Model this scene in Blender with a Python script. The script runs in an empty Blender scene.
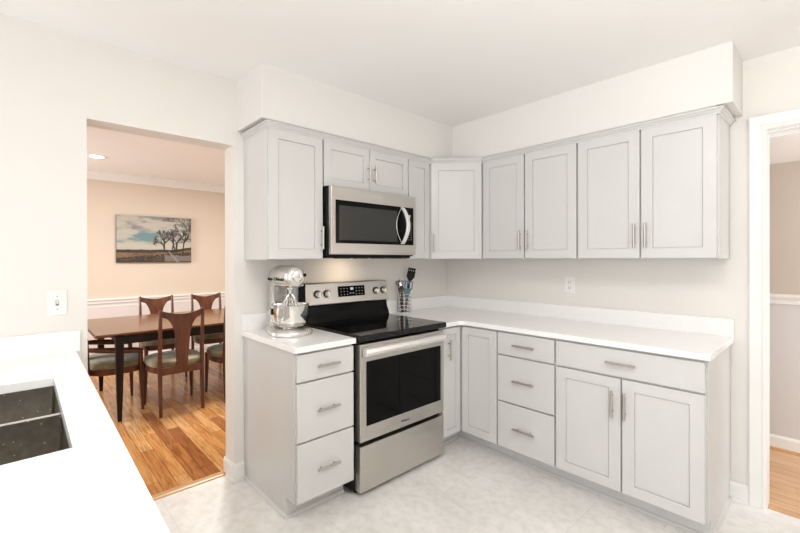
import bpy, bmesh, math, random
from mathutils import Vector, Matrix, noise
S = bpy.context.scene
COL = S.collection
PI = math.pi
# ------------------------------------------------------------------ camera
F_PX, U0, V0 = 403.8, 366.4, 259.9
cam_d = bpy.data.cameras.new('camera')
cam = bpy.data.objects.new('camera', cam_d); COL.objects.link(cam)
cam_d.sensor_width = 36.0
cam_d.lens = F_PX / 800 * 36.0
cam_d.shift_x = (400 - U0) / 800
cam_d.shift_y = (V0 - 266.5) / 800
cam_d.clip_start = 0.02
CAM = Vector((2.398, -3.037, 1.353))
cam.location = CAM
cam.rotation_euler = (Matrix.Rotation(0.8632, 3, 'Z') @ Matrix.Rotation(PI/2 - 0.0026, 3, 'X') @ Matrix.Rotation(-0.0024, 3, 'Z')).to_euler()
S.camera = cam
# ------------------------------------------------------------------ world, exposure
S.view_settings.view_transform = 'Standard'
S.view_settings.look = 'None'
S.view_settings.gamma = 1.0
S.view_settings.use_curve_mapping = False
S.view_settings.exposure = 0.57
w = bpy.data.worlds.new('world'); S.world = w; w.use_nodes = True
w.node_tree.nodes['Background'].inputs[0].default_value = (1.0, 0.99, 0.975, 1)
w.node_tree.nodes['Background'].inputs[1].default_value = 1.15
def area(name, loc, target, sx, sy, power, color=(1, 1, 1), spread=None):
    d = bpy.data.lights.new(name, 'AREA'); d.shape = 'RECTANGLE'; d.size = sx; d.size_y = sy
    d.energy = power; d.color = color
    if spread: d.spread = spread
    o = bpy.data.objects.new(name, d); COL.objects.link(o); o.location = loc
    o.rotation_euler = (Vector(target) - Vector(loc)).to_track_quat('-Z', 'Y').to_euler()
    return o
area('behind_camera_fill', (2.9, -4.5, 1.2), (0.8, 0, 1.0), 1.8, 1.4, 11, (0.95, 0.975, 1.0))  # added fill from behind the camera; no window is built there
area('overhead_fill', (2.1, -2.1, 2.42), (2.0, -1.6, 0), 1.0, 1.0, 18, (1.0, 0.98, 0.95))  # added overhead fill without a fixture, brightens floor and counters
area('right_side_fill', (4.3, -1.8, 1.6), (0, -1.4, 1.0), 1.8, 1.6, 0.8, (0.97, 0.985, 1.0))  # weak added fill from the right, with no window modelled
area('ceiling_uplight_fill', (2.9, -2.7, 1.55), (2.9, -2.3, 2.44), 0.6, 0.6, 15, (1.0, 0.985, 0.965), math.radians(140))  # added uplight that brightens the kitchen ceiling
area('dining_left_fill', (-2.5, -4.8, 1.5), (-2.6, -1.5, 1.0), 1.6, 1.5, 32, (0.98, 0.99, 1.0), math.radians(110))  # added fill for the dining room from its unseen left end
area('dining_overhead_fill', (-1.6, -1.4, 2.36), (-1.6, -1.4, 0), 0.35, 0.35, 38, (1.0, 0.97, 0.91))  # added fill under the dining ceiling; no chandelier hangs here
area('hall_fill', (4.2, 0.57, 1.2), (2.0, 0.6, 1.3), 0.7, 1.4, 18, (0.98, 0.98, 1.0))  # added fill, aimed sideways to brighten the hall walls and ceiling

# ------------------------------------------------------------------ materials
def mat(name, col, rough=0.5, metal=0.0, spec=0.5, coat=0.0, emit=None, es=0.0, trans=0.0, aniso=0.0):
    m = bpy.data.materials.new(name); m.use_nodes = True
    b = m.node_tree.nodes['Principled BSDF']
    b.inputs['Base Color'].default_value = (*col, 1)
    b.inputs['Roughness'].default_value = rough
    b.inputs['Metallic'].default_value = metal
    b.inputs['Specular IOR Level'].default_value = spec
    b.inputs['Coat Weight'].default_value = coat
    b.inputs['Transmission Weight'].default_value = trans
    b.inputs['Anisotropic'].default_value = aniso
    if emit: b.inputs['Emission Color'].default_value = (*emit, 1); b.inputs['Emission Strength'].default_value = es
    return m
def nodes(m): return m.node_tree.nodes, m.node_tree.links, m.node_tree.nodes['Principled BSDF']
def noisy(m, col, amt=0.04, scale=6.0, bump=0.0, bscale=200.0, stretch=(1, 1, 1)):
    """mottle a base colour with procedural noise and an optional fine bump"""
    N, L, b = nodes(m)
    tc = N.new('ShaderNodeTexCoord'); mp = N.new('ShaderNodeMapping'); mp.inputs['Scale'].default_value = stretch
    L.new(tc.outputs['Object'], mp.inputs[0])
    n = N.new('ShaderNodeTexNoise'); n.inputs['Scale'].default_value = scale; n.inputs['Detail'].default_value = 6
    L.new(mp.outputs[0], n.inputs['Vector'])
    r = N.new('ShaderNodeValToRGB')
    r.color_ramp.elements[0].position = 0.3; r.color_ramp.elements[1].position = 0.7
    r.color_ramp.elements[0].color = (*[max(0, c * (1 - amt)) for c in col], 1)
    r.color_ramp.elements[1].color = (*[min(1, c * (1 + amt)) for c in col], 1)
    L.new(n.outputs['Fac'], r.inputs[0]); L.new(r.outputs[0], b.inputs['Base Color'])
    if bump:
        n2 = N.new('ShaderNodeTexNoise'); n2.inputs['Scale'].default_value = bscale
        L.new(mp.outputs[0], n2.inputs['Vector'])
        bp = N.new('ShaderNodeBump'); bp.inputs['Strength'].default_value = bump; bp.inputs['Distance'].default_value = 0.001
        L.new(n2.outputs['Fac'], bp.inputs['Height']); L.new(bp.outputs[0], b.inputs['Normal'])
    return m
M = {}
def nm(key, col, rough=.5, amt=.02, scale=5., bump=0., bscale=200., stretch=(1, 1, 1), **k):
    M[key] = noisy(mat(key, col, rough, **k), col, amt, scale, bump, bscale, stretch)
nm('kitchen_paint', (.815, .782, .742), .6, .012, 1.5, .05, 300)
nm('soffit_paint', (.80, .778, .752), .6, .012, 1.5, .05, 300)
nm('ceiling_paint', (.92, .905, .89), .8, .01, 1.5)
nm('dining_upper_paint', (.71, .615, .51), .6, .015, 1.5)
nm('dining_lower_paint', (.74, .69, .665), .6, .015, 1.5)
nm('hall_upper_paint', (.58, .50, .43), .6, .015, 1.5)
nm('hall_lower_paint', (.66, .64, .63), .6, .015, 1.5)
nm('white_trim', (.86, .85, .83), .35, .008, 3)
nm('cabinet_grey', (.64, .635, .622), .30, .012, 3, .02, 150)
nm('quartz', (.93, .922, .91), .16, .015, 60)
nm('switch_white', (.88, .87, .85), .3, .005, 3)
nm('steel', (.58, .555, .52), .28, .03, 4, .25, 60, (1, 1, 60), metal=1.0)
nm('steel_dark', (.26, .235, .20), .34, .15, 40, .3, 250, metal=1.0)
nm('chrome', (.82, .81, .79), .10, .02, 4, metal=1.0)
nm('nickel', (.50, .475, .44), .30, .03, 30, metal=1.0)
nm('mixer_silver', (.66, .64, .61), .24, .02, 8, metal=.75)
nm('black_glass', (.004, .004, .004), .04, .02, 3, spec=.09)
nm('ceran_glass', (.004, .004, .004), .05, .02, 3, spec=.38)
nm('black_gloss', (.004, .004, .004), .14, .02, 3, spec=.14)
nm('black_plastic', (.006, .006, .006), .4, .05, 20, spec=.15)
nm('burner_grey', (.05, .05, .05), .2, .05, 20)
nm('mw_mesh', (.034, .034, .032), .12, .6, 380, spec=.35)
nm('lcd', (.5, .62, .7), .3, .02, 3)
nm('legend_grey', (.30, .30, .30), .5, .01, 3)
nm('legend_white', (.62, .62, .62), .5, .01, 3)
nm('knob_white', (.85, .84, .82), .2, .01, 3, metal=.6)
nm('blue_grey_nylon', (.11, .17, .215), .35, .05, 20)
nm('dark_wood_utensil', (.05, .03, .02), .4, .1, 20)
nm('canvas_edge', (.05, .04, .035), .6, .1, 10)
nm('outlet_slot', (.05, .05, .05), .6, .01, 3)
M['lamp_glow'] = mat('lamp_glow', (1, 1, 1), .5, emit=(1, .9, .75), es=14)
def wood(key, c1, c2, scale=3., stretch=(1, 12, 12), rough=.35, coat=0.0):
    m = mat(key, c1, rough, coat=coat); N, L, b = nodes(m)
    tc = N.new('ShaderNodeTexCoord'); mp = N.new('ShaderNodeMapping'); mp.inputs['Scale'].default_value = stretch
    n = N.new('ShaderNodeTexNoise'); n.inputs['Scale'].default_value = scale; n.inputs['Detail'].default_value = 8
    n.inputs['Distortion'].default_value = .6
    r = N.new('ShaderNodeValToRGB')
    r.color_ramp.elements[0].position = .32; r.color_ramp.elements[1].position = .68
    r.color_ramp.elements[0].color = (*c2, 1); r.color_ramp.elements[1].color = (*c1, 1)
    L.new(tc.outputs['Object'], mp.inputs[0]); L.new(mp.outputs[0], n.inputs['Vector'])
    L.new(n.outputs['Fac'], r.inputs[0]); L.new(r.outputs[0], b.inputs['Base Color'])
    M[key] = m
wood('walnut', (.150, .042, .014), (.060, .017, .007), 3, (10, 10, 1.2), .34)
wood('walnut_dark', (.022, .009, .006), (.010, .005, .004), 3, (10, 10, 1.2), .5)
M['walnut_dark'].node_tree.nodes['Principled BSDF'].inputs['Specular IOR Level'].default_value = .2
wood('table_wood', (.19, .085, .036), (.115, .05, .022), 3, (14, 1, 14), .22, .1)
wood('oak_strip', (.62, .36, .18), (.52, .28, .12), 4, (20, 1, 20), .35)
def plank_floor(key, row, length, cols, rough=.22, grain=(.60, .52, .45)):
    m = mat(key, cols[0], rough); N, L, b = nodes(m)
    tc = N.new('ShaderNodeTexCoord')
    br = N.new('ShaderNodeTexBrick'); br.offset = .37; br.offset_frequency = 2
    br.inputs['Scale'].default_value = 1; br.inputs['Brick Width'].default_value = length; br.inputs['Row Height'].default_value = row
    br.inputs['Mortar Size'].default_value = .0012; br.inputs['Mortar Smooth'].default_value = .1
    br.inputs['Color1'].default_value = (0, 0, 0, 1); br.inputs['Color2'].default_value = (1, 1, 1, 1); br.inputs['Mortar'].default_value = (.5, .5, .5, 1)
    L.new(tc.outputs['Object'], br.inputs['Vector'])
    r = N.new('ShaderNodeValToRGB'); e = r.color_ramp.elements
    e[0].position = 0; e[0].color = (*cols[0], 1); e[1].position = 1; e[1].color = (*cols[-1], 1)
    for i, c in enumerate(cols[1:-1]):
        x = e.new((i + 1) / (len(cols) - 1)); x.color = (*c, 1)
    L.new(br.outputs['Color'], r.inputs[0])
    mp = N.new('ShaderNodeMapping'); mp.inputs['Scale'].default_value = (1.6, 22, 1)
    # shift the grain from board to board
    sh = N.new('ShaderNodeVectorMath'); sh.operation = 'SCALE'; sh.inputs['Scale'].default_value = 7
    L.new(br.outputs['Color'], sh.inputs[0])
    ad = N.new('ShaderNodeVectorMath'); ad.operation = 'ADD'
    L.new(tc.outputs['Object'], ad.inputs[0]); L.new(sh.outputs[0], ad.inputs[1]); L.new(ad.outputs[0], mp.inputs[0])
    n = N.new('ShaderNodeTexNoise'); n.inputs['Scale'].default_value = 2.2; n.inputs['Detail'].default_value = 8; n.inputs['Distortion'].default_value = 1.4
    L.new(mp.outputs[0], n.inputs['Vector'])
    r2 = N.new('ShaderNodeValToRGB'); r2.color_ramp.elements[0].position = .33; r2.color_ramp.elements[1].position = .6
    r2.color_ramp.elements[0].color = (*grain, 1); r2.color_ramp.elements[1].color = (1.05, 1.05, 1.05, 1)
    L.new(n.outputs['Fac'], r2.inputs[0])
    mx = N.new('ShaderNodeMix'); mx.data_type = 'RGBA'; mx.blend_type = 'MULTIPLY'; mx.inputs['Factor'].default_value = 1
    L.new(r.outputs[0], mx.inputs['A']); L.new(r2.outputs[0], mx.inputs['B'])
    mm = N.new('ShaderNodeMix'); mm.data_type = 'RGBA'; mm.inputs['B'].default_value = (.12, .05, .02, 1)
    L.new(br.outputs['Fac'], mm.inputs['Factor']); L.new(mx.outputs['Result'], mm.inputs['A'])
    L.new(mm.outputs['Result'], b.inputs['Base Color'])
    M[key] = m
plank_floor('dining_boards', .083, .78, [(.30, .105, .030), (.52, .235, .075), (.58, .28, .095), (.66, .37, .15), (.54, .25, .08)])
plank_floor('hall_boards', .083, .9, [(.62, .37, .20), (.70, .44, .25), (.66, .40, .22)], grain=(.86, .84, .80))
def stone_floor():
    m = mat('kitchen_vinyl', (.6, .58, .54), .32); N, L, b = nodes(m)
    tc = N.new('ShaderNodeTexCoord')
    n1 = N.new('ShaderNodeTexNoise'); n1.inputs['Scale'].default_value = 2.6; n1.inputs['Detail'].default_value = 9; n1.inputs['Roughness'].default_value = .62; n1.inputs['Distortion'].default_value = .8
    n2 = N.new('ShaderNodeTexNoise'); n2.inputs['Scale'].default_value = 22; n2.inputs['Detail'].default_value = 5
    L.new(tc.outputs['Object'], n1.inputs['Vector']); L.new(tc.outputs['Object'], n2.inputs['Vector'])
    r1 = N.new('ShaderNodeValToRGB'); r1.color_ramp.elements[0].position = .36; r1.color_ramp.elements[1].position = .64
    r1.color_ramp.elements[0].color = (.74, .72, .69, 1); r1.color_ramp.elements[1].color = (.86, .848, .825, 1)
    L.new(n1.outputs['Fac'], r1.inputs[0])
    r2 = N.new('ShaderNodeValToRGB'); r2.color_ramp.elements[0].position = .38; r2.color_ramp.elements[1].position = .55
    r2.color_ramp.elements[0].color = (.945, .935, .92, 1); r2.color_ramp.elements[1].color = (1.02, 1.02, 1.02, 1)
    L.new(n2.outputs['Fac'], r2.inputs[0])
    mx = N.new('ShaderNodeMix'); mx.data_type = 'RGBA'; mx.blend_type = 'MULTIPLY'; mx.inputs['Factor'].default_value = 1
    L.new(r1.outputs[0], mx.inputs['A']); L.new(r2.outputs[0], mx.inputs['B'])
    br = N.new('ShaderNodeTexBrick'); br.offset = .5; br.inputs['Scale'].default_value = 1
    br.inputs['Brick Width'].default_value = .61; br.inputs['Row Height'].default_value = .61; br.inputs['Mortar Size'].default_value = .002; br.inputs['Mortar Smooth'].default_value = .3
    L.new(tc.outputs['Object'], br.inputs['Vector'])
    mm = N.new('ShaderNodeMix'); mm.data_type = 'RGBA'; mm.inputs['B'].default_value = (.60, .57, .53, 1)
    sc = N.new('ShaderNodeMath'); sc.operation = 'MULTIPLY'; sc.inputs[1].default_value = .55
    L.new(br.outputs['Fac'], sc.inputs[0]); L.new(sc.outputs[0], mm.inputs['Factor']); L.new(mx.outputs['Result'], mm.inputs['A'])
    L.new(mm.outputs['Result'], b.inputs['Base Color'])
    M['kitchen_vinyl'] = m
stone_floor()
def spots(m):
    N, L, b = nodes(m); old = b.inputs['Base Color'].links[0].from_socket
    tc = N.new('ShaderNodeTexCoord'); v = N.new('ShaderNodeTexVoronoi'); v.inputs['Scale'].default_value = 48
    L.new(tc.outputs['Object'], v.inputs['Vector'])
    r = N.new('ShaderNodeMath'); r.operation = 'LESS_THAN'; r.inputs[1].default_value = .11; L.new(v.outputs['Distance'], r.inputs[0])
    x = N.new('ShaderNodeMix'); x.data_type = 'RGBA'; x.inputs['B'].default_value = (.75, .72, .68, 1)
    L.new(r.outputs[0], x.inputs['Factor']); L.new(old, x.inputs['A']); L.new(x.outputs['Result'], b.inputs['Base Color'])
spots(M['steel_dark'])
def velvet():
    m = mat('seat_velvet', (.33, .31, .22), .85); N, L, b = nodes(m)
    tc = N.new('ShaderNodeTexCoord'); n = N.new('ShaderNodeTexNoise'); n.inputs['Scale'].default_value = 7; n.inputs['Detail'].default_value = 5
    L.new(tc.outputs['Object'], n.inputs['Vector'])
    r = N.new('ShaderNodeValToRGB'); r.color_ramp.elements[0].position = .35; r.color_ramp.elements[1].position = .65
    r.color_ramp.elements[0].color = (.13, .105, .05, 1); r.color_ramp.elements[1].color = (.31, .27, .165, 1)
    L.new(n.outputs['Fac'], r.inputs[0]); L.new(r.outputs[0], b.inputs['Base Color'])
    b.inputs['Sheen Weight'].default_value = .4
    M['seat_velvet'] = m
velvet()

# ------------------------------------------------------------------ mesh helpers
def obj(name, bm, m, parent=None, smooth=False, bevel=0.0):
    me = bpy.data.meshes.new(name)
    bmesh.ops.recalc_face_normals(bm, faces=bm.faces)
    bm.to_mesh(me); bm.free()
    for mm in (m if isinstance(m, (list, tuple)) else [m]): me.materials.append(M[mm])
    if smooth:
        for p in me.polygons: p.use_smooth = True
    o = bpy.data.objects.new(name, me); COL.objects.link(o)
    if parent: o.parent = parent
    if bevel:
        md = o.modifiers.new('bevel', 'BEVEL'); md.width = bevel; md.segments = 2; md.limit_method = 'ANGLE'; md.angle_limit = math.radians(40)
    if smooth: # keep hard corners crisp
        try: me.set_sharp_from_angle(angle=math.radians(40))
        except Exception: pass
    return o
def thing(name, label, cat, loc=(0, 0, 0), rz=0, group=None):
    o = bpy.data.objects.new(name, None); COL.objects.link(o)
    o.location = loc; o.rotation_euler = (0, 0, rz); o.empty_display_size = .05
    o['label'] = label; o['category'] = cat
    if group: o['group'] = group
    return o
def tag(o, label, cat, group=None):
    o['label'] = label; o['category'] = cat
    if group: o['group'] = group
    return o
def struct(name, bm, m, **k):
    o = obj(name, bm, m, **k); o['kind'] = 'structure'; return o
def B(): return bmesh.new()
def box(bm, x0, x1, y0, y1, z0, z1, mi=0):
    if x0 > x1: x0, x1 = x1, x0
    if y0 > y1: y0, y1 = y1, y0
    if z0 > z1: z0, z1 = z1, z0
    v = [bm.verts.new(c) for c in [(x0, y0, z0), (x1, y0, z0), (x1, y1, z0), (x0, y1, z0), (x0, y0, z1), (x1, y0, z1), (x1, y1, z1), (x0, y1, z1)]]
    for f in [(0, 3, 2, 1), (4, 5, 6, 7), (0, 1, 5, 4), (1, 2, 6, 5), (2, 3, 7, 6), (3, 0, 4, 7)]:
        bm.faces.new([v[i] for i in f]).material_index = mi
    return bm
def bx(*a): return box(B(), *a)
def prism(bm, pts, ext, axis):
    """2-D outline extruded along an axis: axis 'x' takes (y,z) points, 'y' takes (x,z), 'z' takes (x,y)"""
    a, b = ext
    def P(p, t): return {'x': (t, p[0], p[1]), 'y': (p[0], t, p[1]), 'z': (p[0], p[1], t)}[axis]
    A = [bm.verts.new(P(p, a)) for p in pts]; Bv = [bm.verts.new(P(p, b)) for p in pts]
    n = len(pts)
    bm.faces.new(A); bm.faces.new(Bv[::-1])
    for i in range(n): bm.faces.new([A[i], A[(i + 1) % n], Bv[(i + 1) % n], Bv[i]])
    return bm
def frame_of(d):
    d = d.normalized(); u = d.cross(Vector((0, 0, 1)))
    if u.length < 1e-3: u = d.cross(Vector((1, 0, 0)))
    u.normalize(); return u, d.cross(u).normalized()
def tube(bm, pts, r, n=10, closed=False, caps=True, flat=1.0):
    """round tube through points; r a number or a list; flat squashes the second axis"""
    pts = [Vector(p) for p in pts]; N = len(pts)
    rs = r if isinstance(r, (list, tuple)) else [r] * N
    rings = []; pu = None
    for i, p in enumerate(pts):
        if closed: d = pts[(i + 1) % N] - pts[i - 1]
        else: d = pts[min(i + 1, N - 1)] - pts[max(i - 1, 0)]
        u, v = frame_of(d)
        if pu is not None:
            u = (pu - d.normalized() * pu.dot(d.normalized())).normalized(); v = d.normalized().cross(u)
        pu = u
        rings.append([bm.verts.new(p + (u * math.cos(2*PI*k/n) + v * math.sin(2*PI*k/n) * flat) * rs[i]) for k in range(n)])
    for i in range(N if closed else N - 1):
        a, b = rings[i], rings[(i + 1) % N]
        for k in range(n): bm.faces.new([a[k], a[(k + 1) % n], b[(k + 1) % n], b[k]])
    if caps and not closed: bm.faces.new(rings[0][::-1]); bm.faces.new(rings[-1])
    return bm
def lathe(bm, prof, c=(0, 0, 0), n=32, axis='z'):
    rings = []
    for r, z in prof:
        if r < 1e-6: q = [(0, 0, z)] 
        else: q = [(r * math.cos(2*PI*k/n), r * math.sin(2*PI*k/n), z) for k in range(n)]
        if axis == 'x': q = [(p[2], p[0], p[1]) for p in q]
        if axis == 'y': q = [(p[0], p[2], p[1]) for p in q]
        rings.append([bm.verts.new(Vector(p) + Vector(c)) for p in q])
    for a, b in zip(rings, rings[1:]):
        for k in range(n):
            k2 = (k + 1) % n
            f = [a[k % len(a)], a[k2 % len(a)], b[k2 % len(b)], b[k % len(b)]]
            f = list(dict.fromkeys(f))
            if len(f) > 2:
                try: bm.faces.new(f)
                except ValueError: pass
    return bm
def loft(bm, rings, caps=True):
    R = [[bm.verts.new(p) for p in r] for r in rings]
    n = len(R[0])
    for a, b in zip(R, R[1:]):
        for k in range(n): bm.faces.new([a[k], a[(k + 1) % n], b[(k + 1) % n], b[k]])
    if caps: bm.faces.new(R[0][::-1]); bm.faces.new(R[-1])
    return bm
def text_mesh(name, body, size, m, parent, origin, right, up, depth=.0006, align='CENTER'):
    c = bpy.data.curves.new(name, 'FONT'); c.body = body; c.size = size; c.extrude = depth; c.align_x = align; c.align_y = 'CENTER'
    c.resolution_u = 3
    t = bpy.data.objects.new(name + '_curve', c); COL.objects.link(t)
    bpy.context.view_layer.update()
    me = bpy.data.meshes.new_from_object(t.evaluated_get(bpy.context.evaluated_depsgraph_get()))
    bpy.data.objects.remove(t); bpy.data.curves.remove(c)
    me.materials.clear(); me.materials.append(M[m])
    r = Vector(right).normalized(); u = Vector(up).normalized(); n = r.cross(u)
    mt = Matrix((r, u, n)).transposed().to_4x4(); mt.translation = Vector(origin)
    me.transform(mt)
    o = bpy.data.objects.new(name, me); COL.objects.link(o); o.parent = parent
    return o

# ------------------------------------------------------------------ the setting
H = 2.44
YO, YO2, OH = -2.050, -2.790, 2.046      # dining opening in the left wall
WT = .14
DX0, DX1 = 2.149, 2.96                    # doorway in the right wall
struct('floor', bx(-.093, 4.6, -4.6, .02, -.05, 0), 'kitchen_vinyl')
f = struct('floor_dining', bx(-3.7, -.15, -5.0, .7, -.05, 0), 'dining_boards')
f = struct('floor_hall', bx(.9, 4.6, .02, 1.1, -.05, 0), 'hall_boards')
bm = B(); prism(bm, [(-.155, 0), (-.15, .006), (-.14, .009), (-.11, .009), (-.098, .006), (-.093, 0), (-.093, -.05), (-.155, -.05)], (YO2 - .02, YO + .02), 'y')
struct('trim_threshold', bm, 'oak_strip')
struct('ceiling', bx(-.15, 4.6, -4.6, .12, H, H + .1), 'ceiling_paint')
bm = B(); box(bm, 4.35, 4.45, -4.6, 0, 0, H)
struct('wall_light_block', bm, 'kitchen_paint')  # unseen wall added to cut world light from the right
struct('ceiling_dining', bx(-3.75, -.15, -5.0, .7, H, H + .1), 'ceiling_paint')
struct('ceiling_hall', bx(.9, 4.6, .12, 1.15, 2.02, 2.10), 'ceiling_paint')
bm = B()
box(bm, -WT, 0, -4.6, YO2, 0, H); box(bm, -WT, 0, YO, .12, 0, H); box(bm, -WT, 0, YO2, YO, OH, H)
struct('wall_left', bm, 'kitchen_paint')
bm = B()
box(bm, 0, DX0 - .012, 0, .12, 0, H); box(bm, DX1 + .012, 4.6, 0, .12, 0, H); box(bm, DX0 - .012, DX1 + .012, 0, .12, 2.057, H)
struct('wall_right', bm, 'kitchen_paint')
SD, SZ = .327, 2.137
bm = B()
box(bm, 0, SD, -2.026, 0, SZ, H); box(bm, SD, 2.0535, -SD, 0, SZ, H)
struct('wall_soffit', bm, 'soffit_paint')
# dining room shell: two-tone walls
def two_tone(name, x0, x1, y0, y1, zt, zr, lo, up):
    bm = B(); box(bm, x0, x1, y0, y1, 0, zr, 0); box(bm, x0, x1, y0, y1, zr, zt, 1)
    return struct(name, bm, [lo, up])
DXF = -3.62
two_tone('wall_dining_far', DXF - .1, DXF, -5.0, .7, H, .82, 'dining_lower_paint', 'dining_upper_paint')
two_tone('wall_dining_end', DXF, -.15, .6, .7, H, .82, 'dining_lower_paint', 'dining_upper_paint')
two_tone('wall_dining_back', DXF, -.15, -5.1, -5.0, H, .82, 'dining_lower_paint', 'dining_upper_paint')
two_tone('wall_hall', .9, 4.6, 1.02, 1.12, 2.1, 1.06, 'hall_lower_paint', 'hall_upper_paint')
struct('wall_hall_light_block', bx(.8, .9, .12, 1.12, 0, 2.1), 'hall_upper_paint')  # unseen wall added to stop light leaking into the hall
def rail_y(name, x, s, y0, y1, prof):      # profile in (distance from wall, z)
    bm = B(); prism(bm, [(x + s * d, z) for d, z in prof], (y0, y1), 'y'); return struct(name, bm, 'white_trim')
def rail_x(name, y, s, x0, x1, prof):
    bm = B(); prism(bm, [(y + s * d, z) for d, z in prof], (x0, x1), 'x'); return struct(name, bm, 'white_trim')
chair_prof = lambda z: [(0, z - .03), (.012, z - .03), (.012, z - .005), (.02, z), (.028, z + .012), (.028, z + .024), (.012, z + .03), (0, z + .03)]
base_prof = [(0, 0), (.015, 0), (.015, .085), (.008, .10), (0, .10)]
crown_prof = [(0, H - .09), (.012, H - .09), (.02, H - .07), (.06, H - .025), (.075, H - .018), (.075, H), (0, H)]
rail_y('trim_chair_rail', DXF, 1, -5.0, .6, chair_prof(.83))
rail_y('trim_wainscot_rail', DXF, 1, -5.0, .6, [(0, .752), (.003, .754), (.003, .764), (0, .766)])
rail_y('trim_crown', DXF, 1, -5.0, .6, crown_prof)
rail_y('baseboard_dining', DXF, 1, -5.0, .6, base_prof)
rail_x('trim_hall_rail', 1.02, -1, .9, 4.6, [(0, 1.03), (.012, 1.03), (.014, 1.05), (.010, 1.056), (.018, 1.065), (.03, 1.08), (.03, 1.09), (.012, 1.10), (0, 1.10)])
rail_x('baseboard_hall', 1.02, -1, .9, 4.6, base_prof)
bm = B(); prism(bm, [(1.006, 0), (.988, 0), (.989, .008), (.996, .015), (1.006, .018)], (.9, 4.6), 'x'); struct('trim_hall_shoe', bm, 'oak_strip')
# baseboard stub between the opening and the cabinets, wrapping the jamb
bm = B()
for y0, y1 in [(YO - .015, -1.992)]:
    prism(bm, [(d, z) for d, z in base_prof], (y0, y1), 'y')
prism(bm, [(YO - d, z) for d, z in base_prof], (-WT, .0), 'x')
struct('baseboard_left', bm, 'white_trim')
bm = B(); prism(bm, [(.015, 0), (.028, 0), (.027, .008), (.022, .014), (.015, .016)], (YO - .028, -1.992), 'y')
prism(bm, [(YO - .015, 0), (YO - .028, 0), (YO - .027, .008), (YO - .022, .014), (YO - .015, .016)], (-WT + .06, .028), 'x'); struct('trim_shoe_left', bm, 'kitchen_vinyl')
rail_x('baseboard_right', 0, -1, 2.001, 2.078, base_prof)
rail_x('trim_shoe_right', -.015, -1, 2.001, 2.078, [(0, 0), (.013, 0), (.011, .010), (.004, .016), (0, .017)])
# door casing and jamb on the right wall
bm = B()
def casing_prof(x, s): return [(x, -.002), (x, -.016), (x + s * .006, -.02), (x + s * .050, -.014), (x + s * .058, -.017), (x + s * .071, -.010), (x + s * .071, .0)]
prism(bm, casing_prof(2.078, 1), (0, 2.118), 'z')
prism(bm, casing_prof(DX1 + .071, -1), (0, 2.118), 'z')
prism(bm, [(.0, 2.118), (-.016, 2.118), (-.02, 2.112), (-.014, 2.068), (-.017, 2.060), (-.010, 2.047), (0, 2.047)], (2.078, DX1 + .071), 'x')
struct('trim_door_casing', bm, 'white_trim')
bm = B()
box(bm, DX0 - .012, DX0, -.006, .125, 0, 2.047); box(bm, DX1, DX1 + .012, -.006, .125, 0, 2.047); box(bm, DX0, DX1, -.008, .125, 2.043, 2.057)
box(bm, DX0, DX1, .04, .075, 2.033, 2.043)
struct('trim_door_jamb', bm, 'white_trim')

# ------------------------------------------------------------------ cabinets (local: x along the wall, -y out of the wall)
RL = PI / 2     # rotation of everything that stands against the left wall
def shaker(bm, x0, x1, z0, z1, yb, t=.02, fw=.055, rec=.006):
    yf = yb - t
    def rect(a, b, c, d, y): return [bm.verts.new(p) for p in [(a, y, c), (b, y, c), (b, y, d), (a, y, d)]]
    back = rect(x0, x1, z0, z1, yb); e = .0015
    s = rect(x0, x1, z0, z1, yf + e); o = rect(x0 + e, x1 - e, z0 + e, z1 - e, yf)
    L = [rect(x0 + fw + d, x1 - fw - d, z0 + fw + d, z1 - fw - d, yf + q) for d, q in ((0, 0), (.0008, rec + .003), (.0034, rec + .003), (.0044, rec))]
    bm.faces.new(back); bm.faces.new(L[3])
    for a, b in ((back, s), (s, o), (o, L[0]), (L[0], L[1]), (L[1], L[2]), (L[2], L[3])):
        for k in range(4): bm.faces.new([a[k], a[(k + 1) % 4], b[(k + 1) % 4], b[k]])
    return bm
def slab(bm, x0, x1, z0, z1, yb, t=.02):
    return box(bm, x0, x1, yb - t, yb, z0, z1)
def pull(parent, x, z, yf, vert, L=.14):
    """bar pull: round bar on two short posts; yf is the face it is screwed to"""
    bm = B(); h = L / 2; p = L * .3; y = yf - .026
    if vert:
        tube(bm, [(x, y, z - h), (x, y, z + h)], .0068, 10)
        for s in (-1, 1): tube(bm, [(x, yf, z + s * p), (x, y, z + s * p)], .0042, 8)
    else:
        tube(bm, [(x - h, y, z), (x + h, y, z)], .0068, 10)
        for s in (-1, 1): tube(bm, [(x + s * p, yf, z), (x + s * p, y, z)], .0042, 8)
    return obj('handle', bm, 'nickel', parent, smooth=True)
def door(root, x0, x1, z0, z1, yb, hx=None, hz=None, L=.14):
    o = obj('door', shaker(B(), x0, x1, z0, z1, yb), 'cabinet_grey', root)
    if hx is not None: pull(o, hx, hz, yb - .02, True, L)
    return o
def drawer(root, x0, x1, z0, z1, yb, L=.14):
    o = obj('drawer', slab(B(), x0, x1, z0, z1, yb), 'cabinet_grey', root, bevel=.0015)
    pull(o, (x0 + x1) / 2, (z0 + z1) / 2, yb - .02, False, L)
    return o
BZ = .881; BD = .608; KD = .525
def shoe(bm, x0, x1, y):        # quarter round along x in front of plane y
    prism(bm, [(y, 0), (y - .013, 0), (y - .0125, .007), (y - .008, .015), (y, .019)], (x0, x1), 'x')

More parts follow.
